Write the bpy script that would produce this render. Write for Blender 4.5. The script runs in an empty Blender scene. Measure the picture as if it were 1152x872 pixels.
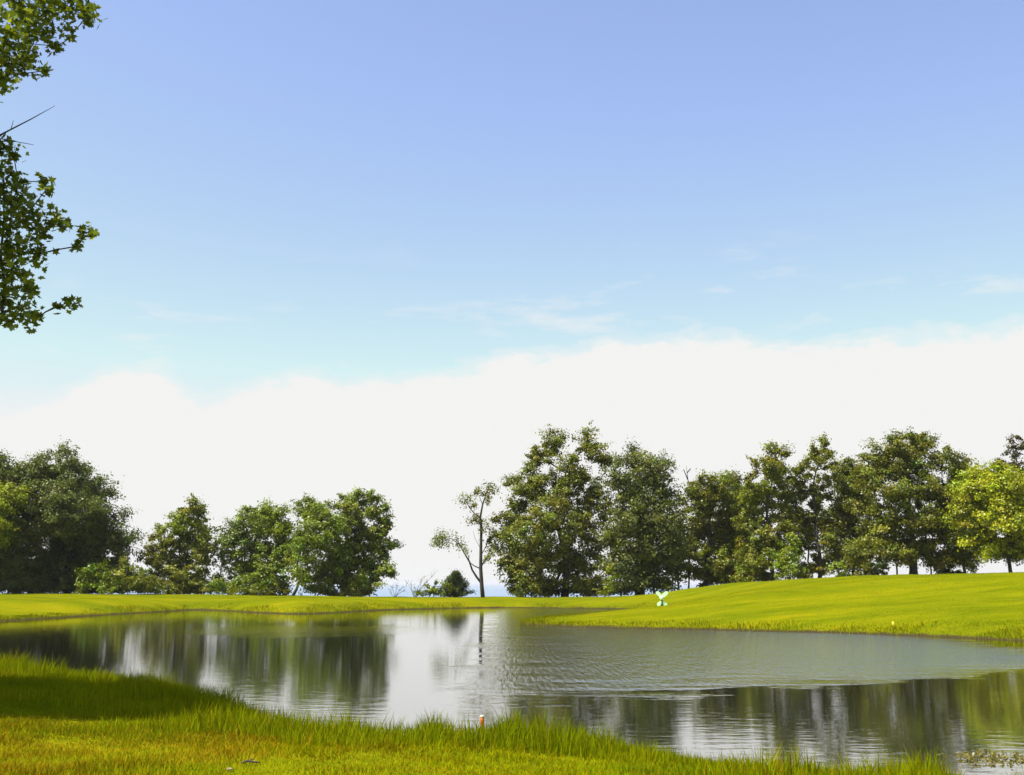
import bpy, bmesh, math, random
import numpy as np
rng = np.random.default_rng(7)
random.seed(7)
R = math.radians
sc = bpy.context.scene
COL = sc.collection

# ------------------------------------------------------------------ camera
F = 1235.0                      # focal length in photograph pixels (1152 wide)
EYE = 2.3                       # eye height above the pond
HOR = 656.0                     # picture row of the horizon
TILT = math.atan((HOR - 436.0) / F)
cam_d = bpy.data.cameras.new('camera'); cam = bpy.data.objects.new('camera', cam_d); COL.objects.link(cam)
cam.location = (0, 0, EYE); cam.rotation_euler = (math.pi / 2 + TILT, 0, 0)
cam_d.sensor_width = 36; cam_d.lens = 36 * F / 1152; cam_d.clip_end = 120000; cam_d.clip_start = 0.05
sc.camera = cam

def ray(px, py):
    u, v = (px - 576) / F, (436 - py) / F
    c, s = math.cos(TILT), math.sin(TILT)
    return np.array([u, c - v * s, s + v * c])
def at(px, py, d):               # point seen at a pixel, d metres ahead
    r = ray(px, py); r = r / r[1]
    return np.array([r[0] * d, d, EYE + r[2] * d])
def on_pond(px, py):
    r = ray(px, py); t = -EYE / r[2]
    return (r[0] * t, r[1] * t)
def project(p):                  # world points -> photo pixels
    p = np.atleast_2d(p); x, y, z = p[:, 0], p[:, 1], p[:, 2] - EYE
    c, s = math.cos(TILT), math.sin(TILT)
    w = y * c + z * s; v = -y * s + z * c
    w = np.where(w < 0.05, 0.05, w)
    return 576 + F * x / w, 436 - F * v / w

# ------------------------------------------------------------------ materials
def new_mat(name):
    m = bpy.data.materials.new(name); m.use_nodes = True
    nt = m.node_tree; nt.nodes.clear()
    out = nt.nodes.new('ShaderNodeOutputMaterial')
    return m, nt, out
def N(nt, t, **kw):
    n = nt.nodes.new(t)
    for k, v in kw.items(): setattr(n, k, v)
    return n
def M(nt, op, a, b=None, c=None, clamp=False):
    n = nt.nodes.new('ShaderNodeMath'); n.operation = op; n.use_clamp = clamp
    for i, v in enumerate((a, b, c)):
        if v is None: continue
        if isinstance(v, (int, float)): n.inputs[i].default_value = v
        else: nt.links.new(v, n.inputs[i])
    return n.outputs[0]
def ramp(nt, fac, stops, interp='LINEAR'):
    n = nt.nodes.new('ShaderNodeValToRGB'); n.color_ramp.interpolation = interp
    e = n.color_ramp.elements
    while len(e) > 1: e.remove(e[-1])
    for i, (p, c) in enumerate(stops):
        x = e[0] if i == 0 else e.new(p)
        x.position = p; x.color = (c, c, c, 1) if isinstance(c, (int, float)) else (*c, 1)
    nt.links.new(fac, n.inputs[0]); return n.outputs[0]
def noise(nt, vec, scale, detail=3, rough=.5, dims='3D'):
    n = nt.nodes.new('ShaderNodeTexNoise'); n.noise_dimensions = dims
    n.inputs['Scale'].default_value = scale; n.inputs['Detail'].default_value = detail; n.inputs['Roughness'].default_value = rough
    if vec is not None: nt.links.new(vec, n.inputs['Vector'])
    return n.outputs[0]
def mix(nt, f, a, b):
    n = nt.nodes.new('ShaderNodeMix'); n.data_type = 'RGBA'
    for s, v in ((n.inputs['Factor'], f), (n.inputs['A'], a), (n.inputs['B'], b)):
        if isinstance(v, tuple): s.default_value = (*v, 1)
        elif isinstance(v, (int, float)): s.default_value = v
        else: nt.links.new(v, s)
    return n.outputs['Result']
def vscale(nt, vec, s):
    n = nt.nodes.new('ShaderNodeMapping'); n.inputs['Scale'].default_value = s
    nt.links.new(vec, n.inputs[0]); return n.outputs[0]

def leafy(name, trans, gloss):
    m, nt, out = new_mat(name)
    a = N(nt, 'ShaderNodeAttribute', attribute_name='Col')
    d = N(nt, 'ShaderNodeBsdfDiffuse'); t = N(nt, 'ShaderNodeBsdfTranslucent'); g = N(nt, 'ShaderNodeBsdfGlossy')
    g.inputs['Roughness'].default_value = .45; g.inputs['Color'].default_value = (.7, .72, .65, 1)
    nt.links.new(a.outputs['Color'], d.inputs[0]); nt.links.new(a.outputs['Color'], t.inputs[0])
    s = N(nt, 'ShaderNodeMixShader'); s.inputs[0].default_value = trans
    nt.links.new(d.outputs[0], s.inputs[1]); nt.links.new(t.outputs[0], s.inputs[2])
    s2 = N(nt, 'ShaderNodeMixShader'); s2.inputs[0].default_value = gloss
    nt.links.new(s.outputs[0], s2.inputs[1]); nt.links.new(g.outputs[0], s2.inputs[2])
    nt.links.new(s2.outputs[0], out.inputs[0]); return m
LEAF = leafy('leaf', .42, .03)
BLADE = leafy('grass_blade', .35, .0)

def bark_mat(name, c0, c1):
    m, nt, out = new_mat(name)
    p = N(nt, 'ShaderNodeBsdfPrincipled'); p.inputs['Roughness'].default_value = .9
    tc = N(nt, 'ShaderNodeTexCoord'); v = vscale(nt, tc.outputs['Object'], (6, 6, 1.2))
    n = noise(nt, v, 2.5, 5, .6)
    nt.links.new(ramp(nt, n, [(.3, c0), (.7, c1)]), p.inputs['Base Color'])
    b = N(nt, 'ShaderNodeBump'); b.inputs['Strength'].default_value = .6; b.inputs['Distance'].default_value = .05
    nt.links.new(n, b.inputs['Height']); nt.links.new(b.outputs[0], p.inputs['Normal'])
    nt.links.new(p.outputs[0], out.inputs[0]); return m
BARK = bark_mat('bark', (.016, .013, .011), (.055, .047, .04))
TWIG = bark_mat('grey_bark', (.12, .11, .10), (.22, .20, .19))

def plain(name, c, rough=.6, var=.25, scale=18):
    m, nt, out = new_mat(name)
    p = N(nt, 'ShaderNodeBsdfPrincipled'); p.inputs['Roughness'].default_value = rough
    tc = N(nt, 'ShaderNodeTexCoord'); n = noise(nt, tc.outputs['Object'], scale, 4)
    lo = tuple(x * (1 - var) for x in c); hi = tuple(min(1, x * (1 + var)) for x in c)
    nt.links.new(ramp(nt, n, [(.3, lo), (.7, hi)]), p.inputs['Base Color'])
    nt.links.new(p.outputs[0], out.inputs[0]); return m

# ground: meadow green with yellowed and worn patches
GROUND, nt, out = new_mat('meadow_ground')
p = N(nt, 'ShaderNodeBsdfPrincipled'); p.inputs['Roughness'].default_value = 1; p.inputs['Specular IOR Level'].default_value = 0
geo = N(nt, 'ShaderNodeNewGeometry'); P = geo.outputs['Position']
big = noise(nt, vscale(nt, P, (.07, .30, .1)), 1, 5, .6)
mid = noise(nt, vscale(nt, P, (.7, 1.6, .7)), 1, 5, .6)
fine = noise(nt, P, 9, 4, .7)
c1 = ramp(nt, big, [(.37, (.062, .088, .0016)), (.5, (.122, .136, .002)), (.62, (.190, .166, .003))])
c2 = ramp(nt, mid, [(.30, (.070, .090, .0018)), (.52, (.122, .136, .002)), (.72, (.185, .155, .005))])
c3 = mix(nt, .5, c1, c2)
f3 = ramp(nt, fine, [(.25, .78), (.5, 1.0), (.75, 1.18)])
mm = N(nt, 'ShaderNodeVectorMath', operation='MULTIPLY'); nt.links.new(c3, mm.inputs[0]); nt.links.new(f3, mm.inputs[1])
sz_ = N(nt, 'ShaderNodeSeparateXYZ'); nt.links.new(P, sz_.inputs[0])
mud = M(nt, 'MULTIPLY', M(nt, 'SUBTRACT', M(nt, 'MULTIPLY_ADD', mid, .22, .02), sz_.outputs[2]), 14.0, clamp=True)      # bare wet mud at the water line
nt.links.new(mix(nt, mud, mm.outputs[0], (.045, .034, .016)), p.inputs['Base Color'])
b = N(nt, 'ShaderNodeBump'); b.inputs['Strength'].default_value = .5; b.inputs['Distance'].default_value = .06
nt.links.new(noise(nt, P, 5, 6, .7), b.inputs['Height']); nt.links.new(b.outputs[0], p.inputs['Normal'])
nt.links.new(p.outputs[0], out.inputs[0])

# pond water: calm with wind-ruffled reaches
WATER, nt, out = new_mat('pond_water')
p = N(nt, 'ShaderNodeBsdfPrincipled'); p.inputs['Base Color'].default_value = (.008, .007, .004, 1); p.inputs['IOR'].default_value = 1.333
geo = N(nt, 'ShaderNodeNewGeometry'); P = geo.outputs['Position']
sx = N(nt, 'ShaderNodeSeparateXYZ'); nt.links.new(P, sx.inputs[0]); X, Y = sx.outputs[0], sx.outputs[1]
wob = M(nt, 'SUBTRACT', noise(nt, vscale(nt, P, (.25, .5, .1)), 1, 5, .6), .5)
edge = M(nt, 'MULTIPLY_ADD', M(nt, 'SUBTRACT', X, 4.3), .55, 24.2)
ey = M(nt, 'ADD', M(nt, 'SUBTRACT', Y, edge), M(nt, 'MULTIPLY', wob, 9.0))
my = M(nt, 'MULTIPLY', ey, .2, clamp=True)
mx = M(nt, 'MULTIPLY', M(nt, 'ADD', M(nt, 'ADD', X, 1.2), M(nt, 'MULTIPLY', wob, 5.0)), .22, clamp=True)
m1 = M(nt, 'MULTIPLY', M(nt, 'MULTIPLY', my, mx), M(nt, 'MULTIPLY', M(nt, 'ADD', M(nt, 'SUBTRACT', 18.5, X), M(nt, 'MULTIPLY', wob, 5.0)), .4, clamp=True))
# a narrow catspaw further left
dx = M(nt, 'MULTIPLY', M(nt, 'ADD', X, 10.0), 1 / 7.0); dy = M(nt, 'MULTIPLY', M(nt, 'SUBTRACT', M(nt, 'ADD', Y, M(nt, 'MULTIPLY', wob, 14.0)), 55.0), 1 / 7.0)
rr = M(nt, 'ADD', M(nt, 'MULTIPLY', dx, dx), M(nt, 'MULTIPLY', dy, dy))
m2 = M(nt, 'MULTIPLY', M(nt, 'SUBTRACT', 1.0, rr, clamp=True), .18)
msk = M(nt, 'MAXIMUM', m1, m2)
nt.links.new(M(nt, 'MULTIPLY_ADD', msk, .04, .045), p.inputs['Roughness'])
calm = noise(nt, vscale(nt, P, (1.1, 2.4, 1)), 1.6, 3, .5)
wind = noise(nt, vscale(nt, P, (5.5, .58, 1)), 1.6, 4, .6)
hgt = M(nt, 'ADD', M(nt, 'MULTIPLY', calm, .0032), M(nt, 'MULTIPLY', M(nt, 'MULTIPLY', wind, msk), .11))
b = N(nt, 'ShaderNodeBump'); b.inputs['Strength'].default_value = 1; b.inputs['Distance'].default_value = 1
nt.links.new(hgt, b.inputs['Height']); nt.links.new(b.outputs[0], p.inputs['Normal'])
gl = N(nt, 'ShaderNodeBsdfGlossy'); gl.inputs['Color'].default_value = (.98, .98, .97, 1); nt.links.new(b.outputs[0], gl.inputs['Normal'])
nt.links.new(M(nt, 'MULTIPLY_ADD', msk, .04, .045), gl.inputs['Roughness'])
sh = N(nt, 'ShaderNodeMixShader'); sh.inputs[0].default_value = .5
nt.links.new(p.outputs[0], sh.inputs[1]); nt.links.new(gl.outputs[0], sh.inputs[2]); nt.links.new(sh.outputs[0], out.inputs[0])

# the great lake far below
LAKE, nt, out = new_mat('lake_water')
p = N(nt, 'ShaderNodeBsdfPrincipled'); p.inputs['IOR'].default_value = 1.333; p.inputs['Roughness'].default_value = .3
geo = N(nt, 'ShaderNodeNewGeometry')
n = noise(nt, vscale(nt, geo.outputs['Position'], (.0006, .004, 1)), 1, 4)
nt.links.new(ramp(nt, n, [(.35, (.08, .15, .24)), (.65, (.11, .19, .30))]), p.inputs['Base Color'])
nt.links.new(p.outputs[0], out.inputs[0])

# ------------------------------------------------------------------ mesh helpers
def tag(o, label=None, cat=None, group=None, kind=None):
    for k, v in (('label', label), ('category', cat), ('group', group), ('kind', kind)):
        if v: o[k] = v
    return o
def mesh_obj(name, V, loops, sizes, mat, parent=None, col=None, smooth=False, origin=None):
    V = np.asarray(V, np.float32)
    if origin is not None and parent is None: V = V - np.asarray(origin, np.float32)
    me = bpy.data.meshes.new(name)
    me.vertices.add(len(V)); me.vertices.foreach_set('co', V.ravel())
    loops = np.asarray(loops, np.int32); sizes = np.asarray(sizes, np.int32)
    me.loops.add(len(loops)); me.loops.foreach_set('vertex_index', loops)
    me.polygons.add(len(sizes)); me.polygons.foreach_set('loop_start', np.concatenate([[0], np.cumsum(sizes)[:-1]]).astype(np.int32))
    me.polygons.foreach_set('loop_total', sizes)
    if smooth: me.polygons.foreach_set('use_smooth', np.ones(len(sizes), bool))
    if col is not None:
        at_ = me.attributes.new('Col', 'FLOAT_COLOR', 'FACE')
        c4 = np.concatenate([col, np.ones((len(col), 1))], 1).astype(np.float32)
        at_.data.foreach_set('color', c4.ravel())
    me.update(calc_edges=True); me.validate()
    me.materials.append(mat)
    o = bpy.data.objects.new(name, me); COL.objects.link(o)
    if parent is not None: o.parent = parent
    elif origin is not None: o.location = tuple(float(v) for v in origin)
    return o
def empty(name, loc, label, cat, group=None):
    o = bpy.data.objects.new(name, None); o.empty_display_size = .3; COL.objects.link(o)
    o.location = tuple(float(v) for v in loc)
    return tag(o, label, cat, group)
def unit(v):
    return v / np.maximum(np.linalg.norm(v, axis=-1, keepdims=True), 1e-9)

class Tubes:
    def __init__(s): s.V = []; s.L = []; s.S = []; s.n = 0
    def tube(s, pts, rad, k=6):
        pts = np.asarray(pts, float); m = len(pts)
        if m < 2: return
        T = np.gradient(pts, axis=0); T = unit(T)
        ref = np.array([0.31, 0.95, 0.05]) if abs(T[0][2]) > .7 else np.array([0.05, .1, 1.])
        A = unit(np.cross(T, ref)); B = np.cross(T, A)
        a = np.arange(k) * 2 * np.pi / k
        ring = pts[:, None] + np.asarray(rad)[:, None, None] * (np.cos(a)[None, :, None] * A[:, None] + np.sin(a)[None, :, None] * B[:, None])
        s.V.append(ring.reshape(-1, 3))
        i = np.arange(m - 1)[:, None] * k; j = np.arange(k)[None]
        q = np.stack([i + j, i + (j + 1) % k, i + k + (j + 1) % k, i + k + j], -1).reshape(-1, 4) + s.n
        s.L.append(q.ravel()); s.S.append(np.full(len(q), 4))
        s.L.append(np.arange(k)[::-1] + s.n); s.S.append([k])
        s.L.append(np.arange(k) + (m - 1) * k + s.n); s.S.append([k])
        s.n += m * k
    def build(s, name, mat, parent, origin):
        V = np.concatenate(s.V) - np.asarray(origin)
        return mesh_obj(name, V, np.concatenate(s.L), np.concatenate(s.S), mat, parent, smooth=True)

QUAD = np.array([[0, -.5], [.38, -.05], [0, .5], [-.38, -.05]])
MAPLE = np.array([[0, -.42], [.14, -.2], [.42, -.22], [.30, -.02], [.5, .2], [.22, .16], [.16, .3], [0, .58], [-.16, .3], [-.22, .16], [-.5, .2], [-.30, -.02], [-.42, -.22], [-.14, -.2]])
def leaves(cent, size, nrm, col, tmpl=QUAD, droop=0.0):
    n = len(cent); k = len(tmpl)
    nrm = unit(nrm); t = rng.normal(size=(n, 3)); t[:, 2] -= droop
    A = unit(np.cross(nrm, t)); B = np.cross(nrm, A)
    V = cent[:, None] + size[:, None, None] * (tmpl[None, :, 0, None] * A[:, None] + tmpl[None, :, 1, None] * B[:, None])
    if k == 4: V[:, 1::2] += (nrm * size[:, None] * .08)[:, None]
    return V.reshape(-1, 3), np.arange(n * k), np.full(n, k), col
def ball(n):
    v = unit(rng.normal(size=(n, 3))); return v * rng.random((n, 1)) ** (1 / 3)

# ------------------------------------------------------------------ shoreline and terrain
SHORE_PX = [(-220, 736), (-60, 751), (0, 757), (75, 765), (150, 775), (220, 791), (290, 816), (350, 838), (430, 845), (500, 842), (560, 839), (640, 843), (720, 852),
            (780, 866), (850, 876), (950, 885), (1080, 896), (1230, 905), (1560, 890), (1640, 800), (1480, 745), (1300, 727), (1152, 721), (1050, 716), (950, 712.5), (850, 710), (760, 708),
            (660, 706), (605, 703.5), (583, 700), (600, 697), (640, 694), (690, 691), (728, 689), (737, 687.3), (728, 686), (690, 685), (640, 684.6), (600, 684), (560, 683.8), (520, 684.2), (490, 685), (440, 686),
            (400, 688), (370, 690), (330, 691), (290, 689.5), (250, 687), (215, 686), (190, 688), (150, 690), (100, 693), (60, 695.5), (0, 699), (-100, 706), (-220, 714)]
SHORE = np.array([on_pond(*q) for q in SHORE_PX])
for _ in range(2):                                   # round the corners (Chaikin)
    a, b_ = SHORE, np.roll(SHORE, -1, 0)
    SHORE = np.stack([a * .75 + b_ * .25, a * .25 + b_ * .75], 1).reshape(-1, 2)
def sdist(x, y):
    x = np.asarray(x, float).ravel(); y = np.asarray(y, float).ravel()
    out = np.empty(len(x))
    A = SHORE; B = np.roll(SHORE, -1, 0)
    for s in range(0, len(x), 20000):
        p = np.stack([x[s:s + 20000], y[s:s + 20000]], 1)[:, None]
        d = B - A; t = np.clip(((p - A) * d).sum(-1) / (d * d).sum(-1), 0, 1)
        q = A + t[..., None] * d; dist = np.sqrt(((p - q) ** 2).sum(-1)).min(1)
        yy = p[..., 1]; c = (A[:, 1] > yy) != (B[:, 1] > yy)
        xi = A[:, 0] + (yy - A[:, 1]) / np.where(np.abs(B[:, 1] - A[:, 1]) < 1e-9, 1e-9, B[:, 1] - A[:, 1]) * (B[:, 0] - A[:, 0])
        ins = (c & (p[..., 0] < xi)).sum(1) % 2 == 1
        out[s:s + 20000] = np.where(ins, -dist, dist)
    return out
GX, GY = np.arange(-95, 95.01, .4), np.arange(2, 172, .4)
_gx, _gy = np.meshgrid(GX, GY, indexing='ij'); SDG = sdist(_gx, _gy).reshape(_gx.shape)
sdist_exact = sdist
def sdist(x, y):
    x = np.asarray(x, float).ravel(); y = np.asarray(y, float).ravel()
    if len(x) < 500: return sdist_exact(x, y)
    out = np.full(len(x), 30.0); ok = (x > -94.5) & (x < 94.5) & (y > 2.1) & (y < 171)
    u, v = (x[ok] - GX[0]) / .4, (y[ok] - GY[0]) / .4; i, j = u.astype(int), v.astype(int); fu, fv = u - i, v - j
    out[ok] = (SDG[i, j] * (1 - fu) + SDG[i + 1, j] * fu) * (1 - fv) + (SDG[i, j + 1] * (1 - fu) + SDG[i + 1, j + 1] * fu) * fv
    return out
def sm(t):
    t = np.clip(t, 0, 1); return t * t * (3 - 2 * t)
def height(x, y, sd=None):
    x = np.asarray(x, float).ravel(); y = np.asarray(y, float).ravel()
    if sd is None: sd = sdist(x, y)
    far = sm((y - 36) / 16)
    spit = sm((y - 42) / 10) * sm((86 - y) / 6) * np.clip((14 - x) / 10, 0, 1)
    H = .75 + .15 * far - .6 * spit; L = 4.0 - 1.8 * far
    z = np.where(sd > 0, .06 + H * (1 - np.exp(-np.maximum(sd, 0) / L)), .06 - .9 * (1 - np.exp(np.minimum(sd, 0) / 2.0)))
    lat = np.where(y < 85, x * (90 / np.maximum(y, 45)) ** .5, x * (90 / 85) ** .5 * 85 / np.maximum(y, 1))
    hill = np.interp(lat, [5, 8, 11, 14, 18, 27, 38, 60], [0, .12, .42, .95, 1.50, 1.84, 2.06, 2.3])
    z = z + hill * sm((sd - 1) / (25 - 13 * sm((y - 70) / 22))) * sm((y - 44) / 8)
    lefth = np.interp(x, [-60, -34, -22, -12], [.42, .30, .12, 0])
    z = z + lefth * sm((sd - 1) / 22) * sm((y - 50) / 15)
    und = .035 * np.sin(x * 1.1 + 1.3 * np.sin(y * .7)) * np.sin(y * .9 + .7) + .06 * np.sin(x * .31 + 2) * np.sin(y * .23 + x * .11)
    z = z + und * sm(sd / 5)
    z = z - np.where(x > 9, .012, .010) * np.clip(y - 98, 0, 60) - 35 * sm((y - 146) / 75)
    return z

# one ground sheet out to the horizon
rr_ = [1.5]
while rr_[-1] < 60000:
    r = rr_[-1]; rr_.append(r * (1.012 if 6 < r < 210 else 1.06 if r < 2000 else 1.2))
rr_ = np.array(rr_)
an = np.concatenate([np.arange(-34, 34, .22), np.arange(34, 326, 4.0)]); an = np.radians(an)
gx = (rr_[:, None] * np.sin(an)).ravel(); gy = (rr_[:, None] * np.cos(an)).ravel()
gz = height(gx, gy)
nA, nR = len(an), len(rr_)
i = np.arange(nR - 1)[:, None] * nA; j = np.arange(nA)[None]
q = np.stack([i + j, i + nA + j, i + nA + (j + 1) % nA, i + (j + 1) % nA], -1).reshape(-1, 4)
V = np.stack([gx, gy, gz], 1); V = np.concatenate([V, [[0, 0, float(height([0], [0])[0])]]])
c = np.stack([np.full(nA, len(V) - 1), np.arange(nA), (np.arange(nA) + 1) % nA], 1)
ground = mesh_obj('ground', V, np.concatenate([q.ravel(), c.ravel()]), np.concatenate([np.full(len(q), 4), np.full(nA, 3)]), GROUND, smooth=True)
tag(ground, kind='structure')

# pond surface: outline pushed 2 m into the banks
tn = unit(np.roll(SHORE, -1, 0) - np.roll(SHORE, 1, 0)); nn = np.stack([tn[:, 1], -tn[:, 0]], 1)
area = (SHORE[:, 0] * np.roll(SHORE[:, 1], -1) - np.roll(SHORE[:, 0], -1) * SHORE[:, 1]).sum()
hx = np.concatenate([SHORE + nn * (1.2 if area > 0 else -1.2)])
bm = bmesh.new(); vs = [bm.verts.new((a, b_, 0)) for a, b_ in hx]
f = bm.faces.new(vs); f.normal_update()
if f.normal.z < 0: f.normal_flip()
bmesh.ops.triangulate(bm, faces=bm.faces[:])
me = bpy.data.meshes.new('pond'); bm.to_mesh(me); bm.free(); me.materials.append(WATER)
pond = bpy.data.objects.new('pond', me); COL.objects.link(pond); tag(pond, kind='structure')

lk = [(-60000, 165, -30), (60000, 165, -30), (60000, 58000, -30), (-60000, 58000, -30)]
lake = mesh_obj('lake', lk, [0, 1, 2, 3], [4], LAKE); tag(lake, kind='structure')

# ------------------------------------------------------------------ grass
def vnoise(x, y, s, seed):
    g = np.random.default_rng(seed).random((64, 64))
    u, v = x / s, y / s; i0, j0 = np.floor(u).astype(int), np.floor(v).astype(int); fu, fv = sm(u - i0), sm(v - j0)
    G = lambda a, b: g[a % 64, b % 64]
    return (G(i0, j0) * (1 - fu) + G(i0 + 1, j0) * fu) * (1 - fv) + (G(i0, j0 + 1) * (1 - fu) + G(i0 + 1, j0 + 1) * fu) * fv
LUSH = np.array([.125, .185, .002]); YEL = np.array([.205, .212, .002]); DRY = np.array([.25, .175, .005]); DEEP = np.array([.09, .125, .004])
def blade_field(name, x, y, h, w, lean, col, label, cat='grass'):
    n = len(x); z = height(x, y) - .01
    b0 = np.stack([x, y, z], 1)
    a = rng.random(n) * 2 * np.pi; side = np.stack([np.cos(a), np.sin(a), np.zeros(n)], 1) * (w / 2)[:, None]
    a2 = rng.random(n) * 2 * np.pi; ln = np.stack([np.cos(a2), np.sin(a2), np.zeros(n)], 1) * (h * lean * rng.random(n))[:, None]
    up = np.array([0, 0, 1.0]) * h[:, None]
    V = np.stack([b0 - side, b0 + side, b0 + side * .75 + up * .55 + ln * .35, b0 - side * .75 + up * .55 + ln * .35, b0 + up + ln], 1).reshape(-1, 3)
    k = np.arange(n)[:, None] * 5
    L = np.concatenate([k, k + 1, k + 2, k + 3, k + 3, k + 2, k + 4], 1).ravel()
    S = np.tile([4, 3], n)
    o = mesh_obj(name, V, L, S, BLADE, col=np.repeat(col, 2, 0))
    return tag(o, label, cat, kind='stuff')
def grass_col(x, y, n):
    worn = vnoise(x * .6, y * 1.2, 2.2, 3) * .6 + vnoise(x, y * 1.5, .7, 4) * .4
    dry = np.clip((worn - .45) * 2.6 + np.clip((-x - 1) * .08, -.2, .22) - np.clip((y - 15) * .06, 0, .5), 0, .9)[:, None]
    lush = np.clip(vnoise(x, y, 1.6, 5) * 1.5 - .35, 0, 1)[:, None]
    c = YEL * (1 - lush) + LUSH * lush
    c = c * (1 - dry) + DRY * dry
    blot = np.clip(vnoise(x, y * 1.3, .45, 6) * .7 + vnoise(x, y, 1.3, 7) * .5, 0, 1)[:, None]
    return c * (.64 + .9 * blot) * (.6 + .5 * rng.random((n, 1))) * (1 + .12 * rng.normal(size=(n, 3)))
def sample_view(n, d0, d1, halfang, power=1.0):
    t = rng.random(n); d = (d0 ** power + t * (d1 ** power - d0 ** power)) ** (1 / power)
    a = (rng.random(n) * 2 - 1) * math.tan(R(halfang))
    return d * a, d
# mown lawn in front
x, y = sample_view(420000, 6.8, 34, 30, 1.0)
sd = sdist(x, y); keep = (sd > .3) & (y < 40); x, y, sd = x[keep], y[keep], sd[keep]; n = len(x)
hh = (.015 + .035 * rng.random(n)) * (.35 + 1.6 * vnoise(x, y, .7, 8) ** 1.6 + .5 * vnoise(x, y, .25, 9)) * (1 + y / 40)
blade_field('lawn_grass', x, y, hh, .0045 * (1 + y / 12) * (.7 + .6 * rng.random(n)), 1.1, np.clip(grass_col(x, y, n), .002, 1),
            'short yellow green lawn grass with dry orange patches in the foreground')
# tall unmown grass along the near bank
x, y = sample_view(520000, 8, 40, 31, .8)
sd = sdist(x, y); wv = vnoise(x, y, 1.7, 11); lim = 1.2 + 3.0 * wv + np.where(x < -4, 1.5, 0)
keep = (sd > -.30 * wv - .05) & (sd < lim) & (y < 42) & (rng.random(len(x)) < np.clip(1.25 - np.maximum(sd, 0) / lim, 0, 1)); x, y, sd = x[keep], y[keep], sd[keep]; n = len(x)
tuft = vnoise(x, y, .55, 12) * .6 + vnoise(x, y, 2.6, 13) * .6
hh = (.05 + .50 * tuft ** 2.3) * (.45 + .75 * rng.random(n)) * np.clip(1.15 - sd / 6, .35, 1)
cc = (LUSH * .45 + YEL * .6) * (.72 + .66 * rng.random((n, 1))); dr = (rng.random(n) < .05 + .25 * np.clip(vnoise(x, y, 1.1, 15) - .4, 0, 1))[:, None]; cc = np.where(dr, DRY * 1.1, cc)
g2 = np.clip(vnoise(x, y, 2.2, 14) * 1.6 - .5, 0, 1)[:, None]; cc = cc * (1 - .5 * g2) + LUSH * .75 * .5 * g2
blade_field('bank_grass', x, y, hh, .006 * (1 + y / 15) * (.7 + .6 * rng.random(n)), .55, np.clip(cc, .002, 1),
            'tall unmown grass fringing the near bank of the pond')
# rough fringe on the far shores and the spit
x, y = sample_view(700000, 44, 118, 31, 1.2)
sd = sdist(x, y); keep = (sd > -.15) & (sd < .2 + 4.0 * vnoise(x, y, 3, 21) * rng.random(len(x))) ; x, y, sd = x[keep], y[keep], sd[keep]; n = len(x)
hh = (.04 + .22 * vnoise(x, y, 1.3, 22) ** 1.5) * (.5 + .8 * rng.random(n)) * np.clip(1.1 - sd / 4, .3, 1)
cc = (LUSH * .45 + YEL * .35 + DRY * .2) * (.6 + .55 * rng.random((n, 1)))
blade_field('shore_grass', x, y, hh, .03 * (.7 + .6 * rng.random(n)), .6, np.clip(cc, .002, 1), 'rough grass fringe along the far shore and the grassy spit')
# cropped turf on the hill and far lawns
x, y = sample_view(360000, 46, 150, 31, 1.0)
sd = sdist(x, y); keep = sd > .8; x, y = x[keep], y[keep]; n = len(x)
pa = (vnoise(x * .5, y, 6, 31) * .6 + vnoise(x * .4, y, 2.2, 32) * .4)[:, None]
cc = (LUSH * (1 - pa) + (YEL * .75 + DRY * .25) * pa) * (.8 + .4 * rng.random((n, 1)))
blade_field('turf_grass', x, y, (.02 + .03 * rng.random(n)), .022 * (.7 + .6 * rng.random(n)), 1.2, np.clip(cc, .002, 1), 'cropped bright green turf on the low hill and far lawn')

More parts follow.
